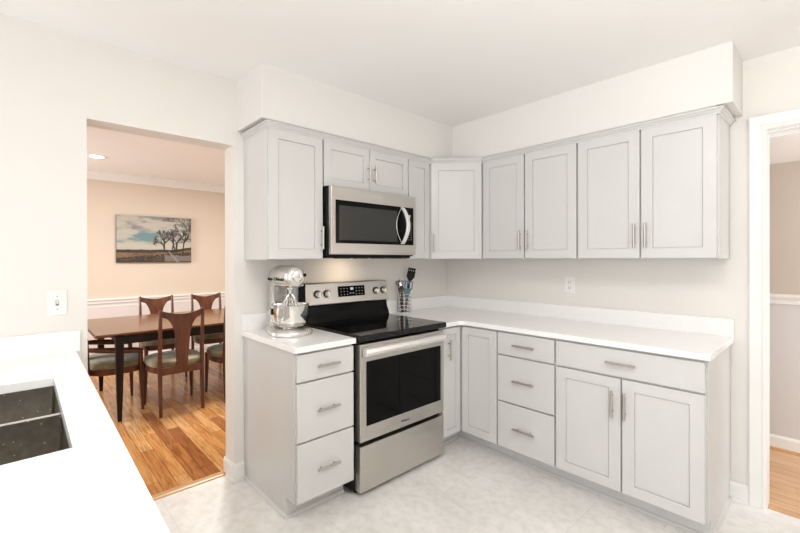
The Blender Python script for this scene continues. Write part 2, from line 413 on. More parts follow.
# left drawer bank: world y from -1.990 to -1.617
cab = thing('base_cabinet', 'light grey three drawer base cabinet standing left of the range', 'cabinet', (0, -1.990, 0), RL, 'grey base cabinets')
W = .373
bm = B(); box(bm, 0, W, -BD, -.002, .11, BZ); box(bm, 0, W, -KD, -.002, 0, .11)
obj('body', bm, 'cabinet_grey', cab)
for z0, z1 in [(.727, .866), (.420, .717), (.112, .410)]: drawer(cab, .006, W - .004, z0, z1, -BD - .001)
bm = B(); shoe(bm, -.012, W, -KD)
prism(bm, [(0, 0), (-.013, 0), (-.0125, .007), (-.008, .015), (0, .019)], (-KD - .012, -.03), 'y')
obj('shoe_moulding', bm, 'cabinet_grey', cab)

# corner unit: L-shaped with one door on each wall
cab = thing('base_cabinet', 'light grey corner base cabinet with two narrow doors meeting at the inside corner', 'cabinet', (0, 0, 0), 0, 'grey base cabinets')
L0 = -.846
bm = B()
prism(bm, [(.002, L0), (BD, L0), (BD, -BD), (.918, -BD), (.918, -.002), (.002, -.002)], (.11, BZ), 'z')
prism(bm, [(.002, L0), (KD, L0), (KD, -KD), (.918, -KD), (.918, -.002), (.002, -.002)], (0, .11), 'z')
obj('body', bm, 'cabinet_grey', cab)
door(cab, .634, .914, .112, .866, -BD - .001)
d = obj('door', shaker(B(), -.836, -.636, .112, .866, -BD - .001, fw=.045), 'cabinet_grey', cab); d.rotation_euler = (0, 0, RL)
pull(d, -.775, .72, -BD - .021, True)
bm = B(); shoe(bm, KD, .918, -KD); prism(bm, [(KD, 0), (KD + .013, 0), (KD + .0125, .007), (KD + .008, .015), (KD, .019)], (L0, -KD), 'y')
obj('shoe_moulding', bm, 'cabinet_grey', cab)

# drawer bank on the right wall
cab = thing('base_cabinet', 'light grey three drawer base cabinet between the corner doors and the wide end cabinet', 'cabinet', (.919, 0, 0), 0, 'grey base cabinets')
W = .384
bm = B(); box(bm, 0, W, -BD, -.002, .11, BZ); box(bm, 0, W, -KD, -.002, 0, .11); obj('body', bm, 'cabinet_grey', cab)
for z0, z1 in [(.725, .866), (.418, .715), (.112, .408)]: drawer(cab, .005, W - .005, z0, z1, -BD - .001)
bm = B(); shoe(bm, 0, W, -KD); obj('shoe_moulding', bm, 'cabinet_grey', cab)

# wide end cabinet
cab = thing('base_cabinet', 'light grey two door base cabinet with one wide drawer, at the right end', 'cabinet', (1.304, 0, 0), 0, 'grey base cabinets')
W = .697
bm = B(); box(bm, 0, W, -BD, -.002, .11, BZ); box(bm, 0, W, -KD, -.002, 0, .11); obj('body', bm, 'cabinet_grey', cab)
obj('end_panel', bx(W - .001, W + .004, -BD, -.002, .112, BZ - .001), 'cabinet_grey', cab)
drawer(cab, .006, W - .006, .724, .866, -BD - .001)
door(cab, .006, .344, .112, .713, -BD - .001, .308, .576)
door(cab, .352, W - .006, .112, .713, -BD - .001, .367, .576)
bm = B(); shoe(bm, 0, W + .012, -KD)
prism(bm, [(W, 0), (W + .013, 0), (W + .0125, .007), (W + .008, .015), (W, .019)], (-KD - .012, -.03), 'y')
obj('shoe_moulding', bm, 'cabinet_grey', cab)

# wall cabinets: z 1.35 to 2.10
UZ0, UZ1, UD = 1.350, 2.105, .309
def wall_cab(label, loc, rz, W, doors, z0=UZ0, L=.14):
    c = thing('wall_cabinet', label, 'cabinet', loc, rz, 'grey wall cabinets')
    obj('body', bx(0, W, -UD, -.002, z0 - loc[2], UZ1 - loc[2]), 'cabinet_grey', c)
    for x0, x1, hx, fw in doors:
        o = obj('door', shaker(B(), x0, x1, z0 + .004 - loc[2], UZ1 - .012 - loc[2], -UD - .001, fw=fw), 'cabinet_grey', c)
        if hx is not None: pull(o, hx, (1.482 if z0 < 1.5 else 1.925) - loc[2], -UD - .021, True, L)
    return c
wall_cab('tall single door grey wall cabinet above the stand mixer', (0, -1.985, UZ0), RL, .369, [(.005, .364, .350, .055)])
wall_cab('short two door grey wall cabinet directly above the microwave', (0, -1.614, 1.803), RL, .758, [(.005, .377, .360, .052), (.383, .753, .414, .052)], z0=1.803, L=.12)
wall_cab('narrow grey wall cabinet squeezed between the microwave and the corner cabinet', (0, -.854, UZ0), RL, .252, [(.004, .228, None, .048)])
wall_cab('two door grey wall cabinet directly right of the diagonal corner cabinet', (.603, 0, UZ0), 0, .706, [(.014, .345, .322, .055), (.355, .701, .376, .055)])
wall_cab('two door grey wall cabinet with the exposed end at the right', (1.311, 0, UZ0), 0, .690, [(.005, .342, .320, .055), (.350, .682, .375, .055)])
# diagonal corner cabinet
cab = thing('wall_cabinet', 'diagonal single door grey wall cabinet filling the inside corner', 'cabinet', (0, 0, UZ0), 0, 'grey wall cabinets')
hz = UZ1 - UZ0
bm = B(); prism(bm, [(.002, -.002), (.002, -.600), (.309, -.600), (.600, -.309), (.600, -.002)], (0, hz), 'z')
obj('body', bm, 'cabinet_grey', cab)
dl = math.hypot(.291, .291)
dd = obj('door', shaker(B(), .012, dl - .012, .004, hz - .012, -.001, fw=.055), 'cabinet_grey', cab)
dd.location = (.309, -.600, 0); dd.rotation_euler = (0, 0, PI / 4)
pull(dd, .034, .125, -.021, True)
# crown along the top of the wall cabinets
def sweep(bm, path, prof):
    """closed profile (outward, z) swept along a plan path with mitred corners; outward = right-hand side of travel"""
    path = [Vector(p) for p in path]; R = []
    for i, p in enumerate(path):
        ns = []
        for a, b in ((i - 1, i), (i, i + 1)):
            if 0 <= a and b < len(path):
                d = (path[b] - path[a]).normalized(); ns.append(Vector((d.y, -d.x)))
        n = ns[0] if len(ns) == 1 else (ns[0] + ns[1]) / (1 + ns[0].dot(ns[1]))
        R.append([(p.x + n.x * o, p.y + n.y * o, z) for o, z in prof])
    return loft(bm, R)
crown = [(-.024, 2.090), (.003, 2.090), (.004, 2.098), (.010, 2.101), (.016, 2.110), (.024, 2.114), (.024, 2.121), (-.010, 2.121), (-.010, 2.1365), (-.024, 2.1365)]
bm = B()
sweep(bm, [(.001, -1.985), (.331, -1.985), (.331, -.609), (.609, -.331), (2.001, -.331), (2.001, -.001)], crown)
tag(obj('crown_moulding', bm, 'cabinet_grey'), 'long grey crown moulding running along the tops of the wall cabinets', 'moulding')

# ------------------------------------------------------------------ countertops
CT, CB = .911, .881
c = thing('countertop', 'short white quartz countertop under the stand mixer', 'countertop', (0, 0, 0), 0, 'white countertops')
obj('slab', bx(.001, .648, -2.005, -1.616, CB, CT), 'quartz', c, bevel=.002)
obj('backsplash', bx(.001, .021, -2.005, -1.616, CT, CT + .10), 'quartz', c, bevel=.0015)
c = thing('countertop', 'long L-shaped white quartz countertop turning the corner under the wall outlet', 'countertop', (0, 0, 0), 0, 'white countertops')
pts = [(.001, -.848), (.648, -.848), (.648, -.700)]
for k in range(1, 7):
    a = PI - k * (PI / 2) / 7
    pts.append((.700 + .052 * math.cos(a), -.700 + .052 * math.sin(a)))
pts += [(.700, -.648), (2.019, -.648), (2.019, -.001), (.001, -.001)]
bm = B(); prism(bm, pts, (CB, CT), 'z')
obj('slab', bm, 'quartz', c, bevel=.002)
bm = B(); box(bm, .001, .021, -.848, -.001, CT, CT + .1); box(bm, .021, 2.019, -.021, -.001, CT, CT + .1)
obj('backsplash', bm, 'quartz', c)
c = thing('countertop', 'broad white quartz countertop around the sink in the near left corner', 'countertop', (0, 0, 0), 0, 'white countertops')
SX0, SX1, SY0, SY1 = .488, 1.228, -3.40, -2.946
bm = B()
PX, PY0, PY1 = 1.93, -3.52, -2.836
o4 = [(.001, PY0), (PX, PY0), (PX, PY1 - .022), (.001, PY1)]; i4 = [(SX0, SY0), (SX1, SY0), (SX1, SY1), (SX0, SY1)]
vv = {}
for nme, q in (('o', o4), ('i', i4)):
    for z in (CB, CT): vv[nme, z] = [bm.verts.new((x, y, z)) for x, y in q]
for k in range(4):
    j = (k + 1) % 4
    for z in (CB, CT): bm.faces.new([vv['o', z][k], vv['o', z][j], vv['i', z][j], vv['i', z][k]])
    for nme in 'oi': bm.faces.new([vv[nme, CB][k], vv[nme, CB][j], vv[nme, CT][j], vv[nme, CT][k]])
obj('slab', bm, 'quartz', c)
obj('backsplash', bx(.001, .021, PY0, -2.822, CT, CT + .10), 'quartz', c)
cab = thing('base_cabinet', 'light grey base cabinet under the near left sink countertop', 'cabinet', (.002, -2.87, 0), 0, 'grey base cabinets')
bm = B(); box(bm, 0, 1.90, -.62, -.0, .11, .60); box(bm, 0, 1.90, -.62, -.08, 0, .11)
for a in ((0, 1.90, -.62, -.60), (0, 1.90, -.02, 0), (0, .02, -.6, -.02), (1.88, 1.90, -.6, -.02)): box(bm, *a, .60, CB - .001)
obj('body', bm, 'cabinet_grey', cab)
for k in range(4):
    x0 = .01 + k * .472
    d = obj('door', shaker(B(), -x0 - .462, -x0, .112, .866, -.001), 'cabinet_grey', cab); d.rotation_euler = (0, 0, PI)
    pull(d, -x0 - (.43 if k % 2 else .03), .72, -.021, True)

# sink: two undermount bowls
snk = thing('sink', 'undermount stainless steel double bowl sink with dark water-spotted basins', 'sink', (0, 0, 0))
def bowl(x0, x1, y0, y1, zt, zb):
    bm = B(); t = .006
    def rr(x0, x1, y0, y1, z, r):
        p = []
        for cx, cy, a0 in ((x1 - r, y1 - r, 0), (x0 + r, y1 - r, PI/2), (x0 + r, y0 + r, PI), (x1 - r, y0 + r, 1.5*PI)):
            for k in range(5): a = a0 + k * PI / 8; p.append((cx + r * math.cos(a), cy + r * math.sin(a), z))
        return p
    R = [rr(x0, x1, y0, y1, zt, .012), rr(x0 + .003, x1 - .003, y0 + .003, y1 - .003, zb + .012, .014), rr(x0 + .012, x1 - .012, y0 + .012, y1 - .012, zb, .014)]
    V = [[bm.verts.new(p) for p in r] for r in R]
    O = [[bm.verts.new(p) for p in r] for r in [rr(x0 - t, x1 + t, y0 - t, y1 + t, zt, .014), rr(x0 - t, x1 + t, y0 - t, y1 + t, zb - t, .014)]]
    n = len(V[0])
    for a, b in ((V[0], V[1]), (V[1], V[2]), (V[0], O[0]), (O[0], O[1])):
        for k in range(n): bm.faces.new([a[k], a[(k+1) % n], b[(k+1) % n], b[k]])
    bm.faces.new(V[2]); bm.faces.new(O[1])
    return bm
BZT, BZB = .879, .69
for x0, x1 in ((SX0 - .004, .837), (.853, SX1 + .004)):
    b = obj('basin', bowl(x0, x1, SY0 - .004, SY1 + .004, BZT, BZB), 'steel_dark', snk, smooth=True)
    bm = B(); lathe(bm, [(0, BZB + .001), (.03, BZB + .001), (.042, BZB + .004), (.046, BZB + .001)], ((x0 + x1) / 2, -3.22, 0), 24)
    obj('drain', bm, 'chrome', b, smooth=True)
obj('divider', bx(.8385, .8515, SY0, SY1, BZT - .07, BZT + .003), 'steel', snk, bevel=.002)

# ------------------------------------------------------------------ range
rg = thing('range', 'freestanding stainless steel electric range with black glass cooktop', 'range', (0, -1.608, 0), RL)
RW = .756
bm = B(); box(bm, .003, RW - .003, -.60, -.03, .025, .895); obj('body', bm, 'black_plastic', rg)
for x in (.05, RW - .05):
    for y in (-.57, -.07): obj('foot', lathe(B(), [(0, 0), (.02, 0), (.02, .012), (.012, .014), (.012, .03), (0, .03)], (x, y, 0), 16), 'black_plastic', rg)
obj('storage_drawer', bx(.016, RW - .002, -.652, -.60, .030, .290), 'steel', rg, bevel=.004)
dr = obj('oven_door', bx(.016, RW - .002, -.652, -.602, .314, .868), 'steel', rg, bevel=.004)
obj('oven_window', bx(.062, RW - .036, -.6545, -.650, .400, .768), 'black_glass', dr, bevel=.001)
bm = B()
prism(bm, [(-.655, .800), (-.690, .806), (-.700, .826), (-.696, .846), (-.684, .852), (-.655, .852)], (.030, RW - .030), 'x')
obj('oven_handle', bm, 'knob_white', dr, bevel=.004)
text_mesh('badge', 'Whirlpool', .017, 'black_plastic', dr, (RW / 2, -.6525, .352), (1, 0, 0), (0, 0, 1))
# cooktop
ck = obj('cooktop', bx(.0, RW, -.675, -.055, .889, .924), 'ceran_glass', rg, bevel=.004)
def ringmesh(cx, cy, r, wdt=.0025):
    bm = B(); n = 48
    a = [bm.verts.new((cx + r * math.cos(2*PI*k/n), cy + r * math.sin(2*PI*k/n), .9245)) for k in range(n)]
    b = [bm.verts.new((cx + (r - wdt) * math.cos(2*PI*k/n), cy + (r - wdt) * math.sin(2*PI*k/n), .9245)) for k in range(n)]
    for k in range(n): bm.faces.new([a[k], a[(k+1) % n], b[(k+1) % n], b[k]])
    return bm
for cx, cy, r in ((.20, -.52, .115), (.56, -.52, .085), (.20, -.24, .085), (.56, -.24, .10), (.38, -.22, .06)):
    obj('burner_mark', ringmesh(cx, cy, r), 'burner_grey', ck)
# backguard: black curved lower half and tilted steel console
bm = B(); prism(bm, [(-.02, .91), (-.125, .922), (-.118, .95), (-.10, .985), (-.092, 1.030), (-.088, 1.036), (-.02, 1.036)], (.006, RW - .006), 'x')
obj('backguard', bm, 'black_gloss', rg, bevel=.002)
bm = B(); prism(bm, [(-.022, 1.036), (-.104, 1.036), (-.106, 1.043), (-.088, 1.182), (-.080, 1.188), (-.022, 1.188)], (.006, RW - .002), 'x')
cn = obj('console', bm, 'steel', rg, bevel=.003)
obj('console_end_cap', bx(-.003, .006, -.098, -.021, .925, 1.188), 'black_plastic', rg, bevel=.002)
tn = Vector((0, -.139, -.018)).normalized()           # outward normal of the tilted console
tu = Vector((0, .018, .139)).normalized()              # up along it
def on_console(x, z, out=0):
    t = (z - 1.043) / .139
    return Vector((x, -.106 + .018 * t, z)) + tn * out
def con_box(name, x0, x1, z0, z1, th, m, parent, base=0.0):
    bm = B(); P = []
    for o in (base, base + th):
        P.append([bm.verts.new(on_console(x, z, o)) for x, z in ((x0, z0), (x1, z0), (x1, z1), (x0, z1))])
    a, b = P; bm.faces.new(a); bm.faces.new(b[::-1])
    for k in range(4): bm.faces.new([a[k], a[(k+1) % 4], b[(k+1) % 4], b[k]])
    return obj(name, bm, m, parent)
dp = con_box('control_display', .275, .520, 1.084, 1.158, .003, 'black_glass', cn)
con_box('clock_digits', .385, .412, 1.130, 1.146, .0006, 'lcd', dp, .003)
bm = B(); random.seed(4)
for x in (.300, .328, .356, .440, .468, .495):
    for z in (1.098, 1.119, 1.140):
        for o in (0,):
            q = [bm.verts.new(on_console(x + a, z + b, .0036)) for a, b in ((-.005, -.002), (.005, -.002), (.005, .0025), (-.005, .0025))]
            bm.faces.new(q)
for x in (.384, .410):
    q = [bm.verts.new(on_console(x + a, 1.106 + b, .0036)) for a, b in ((-.007, -.003), (.007, -.003), (.007, .003), (-.007, .003))]; bm.faces.new(q)
obj('key_legends', bm, 'legend_grey', dp)
for x in (.100, .178, .632, .710):
    z = 1.113; c0 = on_console(x, z)
    kb = obj('knob_skirt', tube(B(), [c0, c0 + tn * .008], .027, 28), 'black_plastic', cn, smooth=True)
    k = obj('knob', tube(B(), [c0 + tn * .008, c0 + tn * .026, c0 + tn * .030], [.022, .020, .017], 28), 'knob_white', kb, smooth=True)
    bm = B(); r = Vector((1, 0, 0))
    p = [c0 + tn * o + r * a + tu * b for o in (.029, .036) for a, b in ((-.0045, -.018), (.0045, -.018), (.0045, .018), (-.0045, .018))]
    v = [bm.verts.new(q) for q in p]
    for fz in ((0, 1, 2, 3), (7, 6, 5, 4), (0, 1, 5, 4), (1, 2, 6, 5), (2, 3, 7, 6), (3, 0, 4, 7)): bm.faces.new([v[i] for i in fz])
    g = obj('grip', bm, 'knob_white', kb, bevel=.001)

# ------------------------------------------------------------------ microwave
mw = thing('microwave', 'stainless steel over-the-range microwave with a curved handle', 'microwave', (0, -1.611, 1.372), RL)
MW, MH = .757, .430
obj('case', bx(.0, MW, -.372, -.003, .0, MH), 'black_plastic', mw, bevel=.003)
dr = obj('door', bx(.002, MW - .002, -.402, -.373, .008, MH - .002), 'steel', mw, bevel=.004)
obj('door_glass', bx(.035, MW - .030, -.4045, -.401, .078, .345), 'black_glass', dr, bevel=.001)
obj('viewing_mesh', bx(.060, .560, -.4055, -.4043, .098, .312), 'mw_mesh', dr)
bm = B()
for z in [.115 + i * .0165 for i in range(8)]:
    for x in (.672, .687, .700): box(bm, x, x + .004, -.4052, -.4040, z, z + .002)
obj('key_legends', bm, 'legend_white', dr)
bm = B(); box(bm, .665, .678, -.4052, -.4040, .278, .290); box(bm, .676, .690, -.4052, -.4040, .266, .278)
box(bm, .682, .695, -.4052, -.4040, .280, .292)
obj('panel_logo', bm, 'legend_white', dr)  # small boxes standing for the logo on the control panel
# handle: flat bowed blade standing off the door
R = []
for i in range(21):
    t = i / 20; z = .084 + t * .258; bow = math.sin(t * PI)
    y = -.405 - .050 * bow ** .8; x = .612 + .010 * bow
    R.append([(x - .017, y + .006, z), (x + .017, y + .006, z), (x + .014, y - .006, z), (x - .014, y - .006, z)])
obj('handle', loft(B(), R), 'knob_white', dr, bevel=.002)
bm = B(); tube(bm, [(.606 - .052 * math.sin(PI * t / 20) ** .9, -.4065, .090 + t / 20 * .250) for t in range(21)], .0028, 6, flat=.5)
obj('handle_recess_rim', bm, 'knob_white', dr, smooth=True)
bp_ = obj('bottom_plate', bx(.02, MW - .02, -.36, -.02, -.014, .0), 'black_plastic', mw)
for x in (.10, .26, .42, .58): obj('vent_grille', bx(x, x + .10, -.33, -.29, -.018, -.014), 'steel_dark', bp_)
text_mesh('badge', 'Whirlpool', .020, 'legend_white', dr, (.385, -.4025, .388), (1, 0, 0), (0, 0, 1))
lamp = bpy.data.lights.new('cooktop_lamp', 'AREA'); lamp.size = .12; lamp.energy = .55; lamp.color = (1, .78, .55)
lo = bpy.data.objects.new('cooktop_lamp', lamp); COL.objects.link(lo); lo.parent = mw; lo.location = (.36, -.17, -.018); lo.rotation_euler = (math.radians(-25) * -1, 0, 0)

# ------------------------------------------------------------------ stand mixer (local: head points +x)
mx = thing('stand_mixer', 'silver bowl-lift stand mixer with a wire whisk and steel bowl', 'mixer', (.226, -1.818, CT), math.radians(-7))
def ell(x, cy, cz, ry, rz, n=28, p=2.4):
    out = []
    for k in range(n):
        a = 2 * PI * k / n; c, s = math.cos(a), math.sin(a)
        out.append((x, cy + ry * math.copysign(abs(c) ** (2/p), c), cz + rz * math.copysign(abs(s) ** (2/p), s)))
    return out
hd = [(-.172, .030, .030, .332), (-.168, .044, .044, .332), (-.155, .054, .056, .333), (-.12, .060, .064, .334), (-.06, .063, .068, .336), (.0, .064, .068, .337), (.06, .064, .068, .337), (.11, .062, .064, .336), (.140, .058, .059, .335), (.156, .050, .050, .335), (.162, .038, .038, .335)]
head = obj('motor_head', loft(B(), [ell(x, 0, cz, ry, rz) for x, ry, rz, cz in hd]), 'mixer_silver', mx, smooth=True)
bm = B(); loft(bm, [ell(x, 0, .290, ry, .0055, 28, 3) for x, ry in ((-.16, .040), (-.12, .0615), (.0, .0655), (.10, .060), (.15, .045))])
obj('trim_band', bm, 'chrome', head, smooth=True)
# attachment hub on the nose, with its black thumb knob
bm = B(); tube(bm, [(.150, 0, .345), (.176, 0, .345), (.181, 0, .345)], [.033, .031, .025], 28); obj('attachment_hub', bm, 'chrome', head, smooth=True)
bm = B(); tube(bm, [(.163, .026, .348), (.163, .052, .350)], [.007, .010], 16); obj('hub_knob', bm, 'black_plastic', head, smooth=True)
bm = B(); tube(bm, [(-.085, -.058, .318), (-.085, -.070, .318)], .008, 12); obj('speed_lever', bm, 'black_plastic', head, smooth=True)
bm = B(); tube(bm, [(-.125, -.055, .318), (-.125, -.068, .318)], .008, 12); obj('speed_lever', bm, 'black_plastic', head, smooth=True)
text_mesh('lettering', 'KitchenAid', .024, 'black_plastic', head, (.055, -.0645, .322), (1, 0, 0), (0, .0, 1), .0012)
bm = B(); box(bm, -.035, -.010, -.0662, -.062, .311, .334); obj('nameplate', bm, 'steel_dark', head)
# column
def rrect(x0, x1, hw, z, r=.022):
    p = []
    for cx, cy, a0 in ((x1 - r, hw - r, 0), (x0 + r, hw - r, PI/2), (x0 + r, -hw + r, PI), (x1 - r, -hw + r, 1.5*PI)):
        for k in range(5): a = a0 + k * PI / 8; p.append((cx + r * math.cos(a), cy + r * math.sin(a), z))
    return p
bm = B(); loft(bm, [rrect(-.165, -.050, .074, .03), rrect(-.160, -.072, .064, .06), rrect(-.156, -.082, .060, .12), rrect(-.155, -.082, .058, .20), rrect(-.158, -.070, .058, .27), rrect(-.162, -.050, .056, .31)])
col = obj('column', bm, 'mixer_silver', mx, smooth=True)
# base: rounded tongue
def tongue(s, z):
    p = []
    for k in range(21):
        a = -PI/2 + PI * k / 20; p.append((.070 + .128 * s * math.cos(a), .128 * s * math.sin(a), z))
    for k in range(9):
        a = PI/2 + PI * k / 8; p.append((-.125 + .048 * s * math.cos(a) , .086 * s * math.sin(a), z))
    return p
bm = B(); loft(bm, [tongue(.96, 0), tongue(1.0, .004), tongue(1.0, .020), tongue(.95, .030), tongue(.86, .034)])
obj('base', bm, 'mixer_silver', mx, smooth=True)
# bowl with handle, held on two arms
bw = obj('mixing_bowl', lathe(B(), [(0, .036), (.048, .036), (.052, .042), (.084, .052), (.102, .080), (.108, .120), (.111, .172), (.115, .176), (.112, .178), (.108, .174), (.105, .120), (.099, .084), (.080, .057), (0, .046)], (.060, 0, 0), 48), 'chrome', mx, smooth=True)
bm = B(); a0 = math.radians(-50)
def hp(r, z): return (.060 + r * math.cos(a0), r * math.sin(a0), z)
tube(bm, [hp(.103, .168), hp(.135, .170), hp(.148, .155), hp(.148, .105), hp(.138, .088), hp(.098, .092)], .0065, 12, flat=1.7)
obj('bowl_handle', bm, 'chrome', bw, smooth=True)
for s in (-1, 1):
    bm = B(); tube(bm, [(-.08, s * .055, .135), (-.02, s * .105, .135), (.05, s * .118, .135)], [.016, .012, .010], 12); obj('bowl_arm', bm, 'mixer_silver', mx, smooth=True)
    bm = B(); tube(bm, [(.06, s * .112, .120), (.06, s * .112, .155)], .006, 10); obj('bowl_pin', bm, 'black_plastic', mx, smooth=True)
# whisk
bm = B(); tube(bm, [(.060, 0, .285), (.060, 0, .262), (.060, 0, .258), (.060, 0, .236)], [.022, .020, .010, .009], 20); wh = obj('whisk', bm, 'chrome', mx, smooth=True)
bm = B()
for k in range(7):
    a = PI * k / 7; pts = []
    for i in range(19):
        t = i / 18 * 2 * PI
        rr_ = .050 * math.sin(t / 2) * math.copysign(1, 1) 
        u = math.sin(t) ; 
        # teardrop loop
        px = .064 * math.sin(t) * (math.sin(t / 2) ** .8)
        pz = .243 - .165 * (1 - math.cos(t)) / 2
        pts.append((.060 + px * math.cos(a), px * math.sin(a), pz))
    tube(bm, pts, .0019, 6)
obj('whisk_wires', bm, 'chrome', wh, smooth=True)

# ------------------------------------------------------------------ utensil basket
UC = Vector((.085, -.650, CT))
ub = thing('utensil_holder', 'round chrome wire utensil holder standing beside the range', 'holder', UC)
bm = B(); 
for i in range(6):
    z = .006 + i * .030; tube(bm, [(.054 * math.cos(2*PI*k/28), .054 * math.sin(2*PI*k/28), z) for k in range(28)], .0032, 8, closed=True)
obj('hoops', bm, 'chrome', ub, smooth=True)
bm = B()
for k in range(8): a = 2*PI*k/8; tube(bm, [(.054 * math.cos(a), .054 * math.sin(a), .004), (.054 * math.cos(a), .054 * math.sin(a), .158)], .0022, 6)
obj('uprights', bm, 'chrome', ub, smooth=True)
bm = B(); lathe(bm, [(0, .001), (.054, .001), (.054, .004), (0, .004)], n=28); obj('base_plate', bm, 'chrome', ub)
GU = 'kitchen utensils in the wire holder'
def utensil(name, label, foot, top, r, m, head_fn=None, cat='utensil'):
    """handle from foot to top with a head built in a frame: axis e (along), side s"""
    f0 = UC + Vector(foot); t0 = UC + Vector(top)
    root = thing(name, label, cat, f0, 0, GU)
    e = (t0 - f0).normalized()
    s = Vector((.65, .76, 0)); s = (s - e * s.dot(e)).normalized(); n = e.cross(s)
    L = (t0 - f0).length
    bm = B(); tube(bm, [(0, 0, 0), e * L * .5, e * L], [r * 1.1, r, r * .8], 10, flat=.7)
    obj('handle', bm, m, root, smooth=True)
    if head_fn: head_fn(root, e * L, e, s, n)
    return root
def plate(bm, o, e, s, n, outline, th=.0015):
    a = [bm.verts.new(o + s * x + e * z + n * th) for x, z in outline]; b = [bm.verts.new(o + s * x + e * z - n * th) for x, z in outline]
    bm.faces.new(a); bm.faces.new(b[::-1]); k = len(a)
    for i in range(k): bm.faces.new([a[i], a[(i+1) % k], b[(i+1) % k], b[i]])
def turner_head(root, o, e, s, n):
    bm = B(); h = .043
    plate(bm, o, e, s, n, [(-.008, -.03), (.008, -.03), (h * .7, .030), (h, .052), (-h, .052), (-h * .7, .030)])
    for k in range(5):
        x = -h + k * (2 * h - .009) / 4; plate(bm, o, e, s, n, [(x, .052), (x + .009, .052), (x + .009, .104), (x, .104)])
    plate(bm, o, e, s, n, [(-h, .104), (h, .104), (h * .93, .113), (-h * .93, .113)])
    obj('slotted_blade', bm, 'blue_grey_nylon', root)
def black_head(root, o, e, s, n):
    bm = B()
    plate(bm, o, e, s, n, [(-.008, -.01), (.008, -.01), (.034, .030), (.036, .078), (-.030, .078), (-.034, .030)])
    for k in range(4):
        x = -.028 + k * .0165; plate(bm, o, e, s, n, [(x, .078), (x + .012, .078), (x + .012, .090), (x, .090)])
    plate(bm, o, e, s, n, [(-.030, .090), (.036, .090), (.034, .105), (-.028, .105)])
    obj('blade', bm, 'black_plastic', root)
def spoon_head(m):
    def fn(root, o, e, s, n):
        bm = B(); R = []
        for i in range(9):
            t = i / 8; w_ = .020 * math.sin(PI * min(max(t, .04), .97)) ** .6
            R.append([o + e * (t * .058) + s * (w_ * math.cos(a)) + n * (.004 * math.sin(a) + .008 * math.sin(PI * t)) for a in [2*PI*k/12 for k in range(12)]])
        loft(bm, R); obj('bowl', bm, m, root, smooth=True)
    return fn
def whisk_head(root, o, e, s, n):
    bm = B()
    for k in range(4):
        a = PI * k / 4; d = s * math.cos(a) + n * math.sin(a)
        tube(bm, [o + d * (.020 * math.sin(t) * math.sin(t/2)) + e * (.050 * (1 - math.cos(t)) / 2) for t in [2*PI*i/14 for i in range(15)]], .0016, 6)
    obj('wires', bm, 'dark_wood_utensil', root, smooth=True)
utensil('slotted_turner', 'blue-grey slotted turner at the front of the wire utensil holder', (.016, -.006, .006), (.026, .000, .150), .011, 'blue_grey_nylon', turner_head)
utensil('spatula', 'tall black spatula leaning right out of the wire utensil holder', (-.012, .018, .006), (-.012, .078, .262), .011, 'black_plastic', black_head)
utensil('serving_spoon', 'dark wooden spoon leaning left in the wire utensil holder', (.0, -.020, .006), (.006, -.036, .165), .009, 'dark_wood_utensil', spoon_head('dark_wood_utensil'))
utensil('whisk', 'small dark whisk curling out at the left of the wire utensil holder', (-.012, -.012, .006), (-.016, -.055, .215), .006, 'dark_wood_utensil', whisk_head)
utensil('ladle_handle', 'steel spoon with its small bowl up behind the turner', (-.018, .0, .006), (-.022, -.018, .215), .004, 'chrome', spoon_head('chrome'), 'spoon').name = 'metal_spoon'

# ------------------------------------------------------------------ outlets and switch
def outlet(label, loc, rz):
    o = thing('wall_outlet', label, 'outlet', loc, rz, 'white wall outlets')
    obj('cover_plate', bx(-.036, .036, -.006, -.0005, -.058, .058), 'switch_white', o, bevel=.003)
    for s in (-1, 1):
        bm = B(); lathe(bm, [(0, -.0085), (.013, -.0085), (.0155, -.006)], (0, 0, s * .020), 20, 'y'); r = obj('receptacle', bm, 'switch_white', o, smooth=True)
        bm = B(); box(bm, -.0075, -.005, -.0092, -.0084, s * .020, s * .020 + .009); box(bm, .005, .0075, -.0092, -.0084, s * .020, s * .020 + .009)
        tube(bm, [(0, -.0084, s * .020 - .006), (0, -.0092, s * .020 - .006)], .0032, 10)
        obj('slots', bm, 'outlet_slot', r)
    return o
outlet('white duplex outlet on the wall above the long countertop', (1.127, 0, 1.160), 0)
outlet('white duplex outlet half hidden behind the utensil holder', (0, -.505, 1.110), RL)
sw = thing('light_switch', 'white single toggle light switch left of the dining room opening', 'switch', (0, -2.908, 1.150), RL)
obj('cover_plate', bx(-.037, .037, -.006, -.0005, -.060, .060), 'switch_white', sw, bevel=.003)
obj('toggle_slot', bx(-.006, .006, -.0068, -.0055, -.013, .013), 'outlet_slot', sw)
bm = B(); prism(bm, [(-.006, -.008), (-.006, .011), (-.018, .013), (-.018, .006)], (-.0045, .0045), 'x'); obj('toggle', bm, 'switch_white', sw)
for z in (-.030, .030): obj('screw', tube(B(), [(0, -.0055, z), (0, -.0072, z)], .0032, 10), 'nickel', sw)

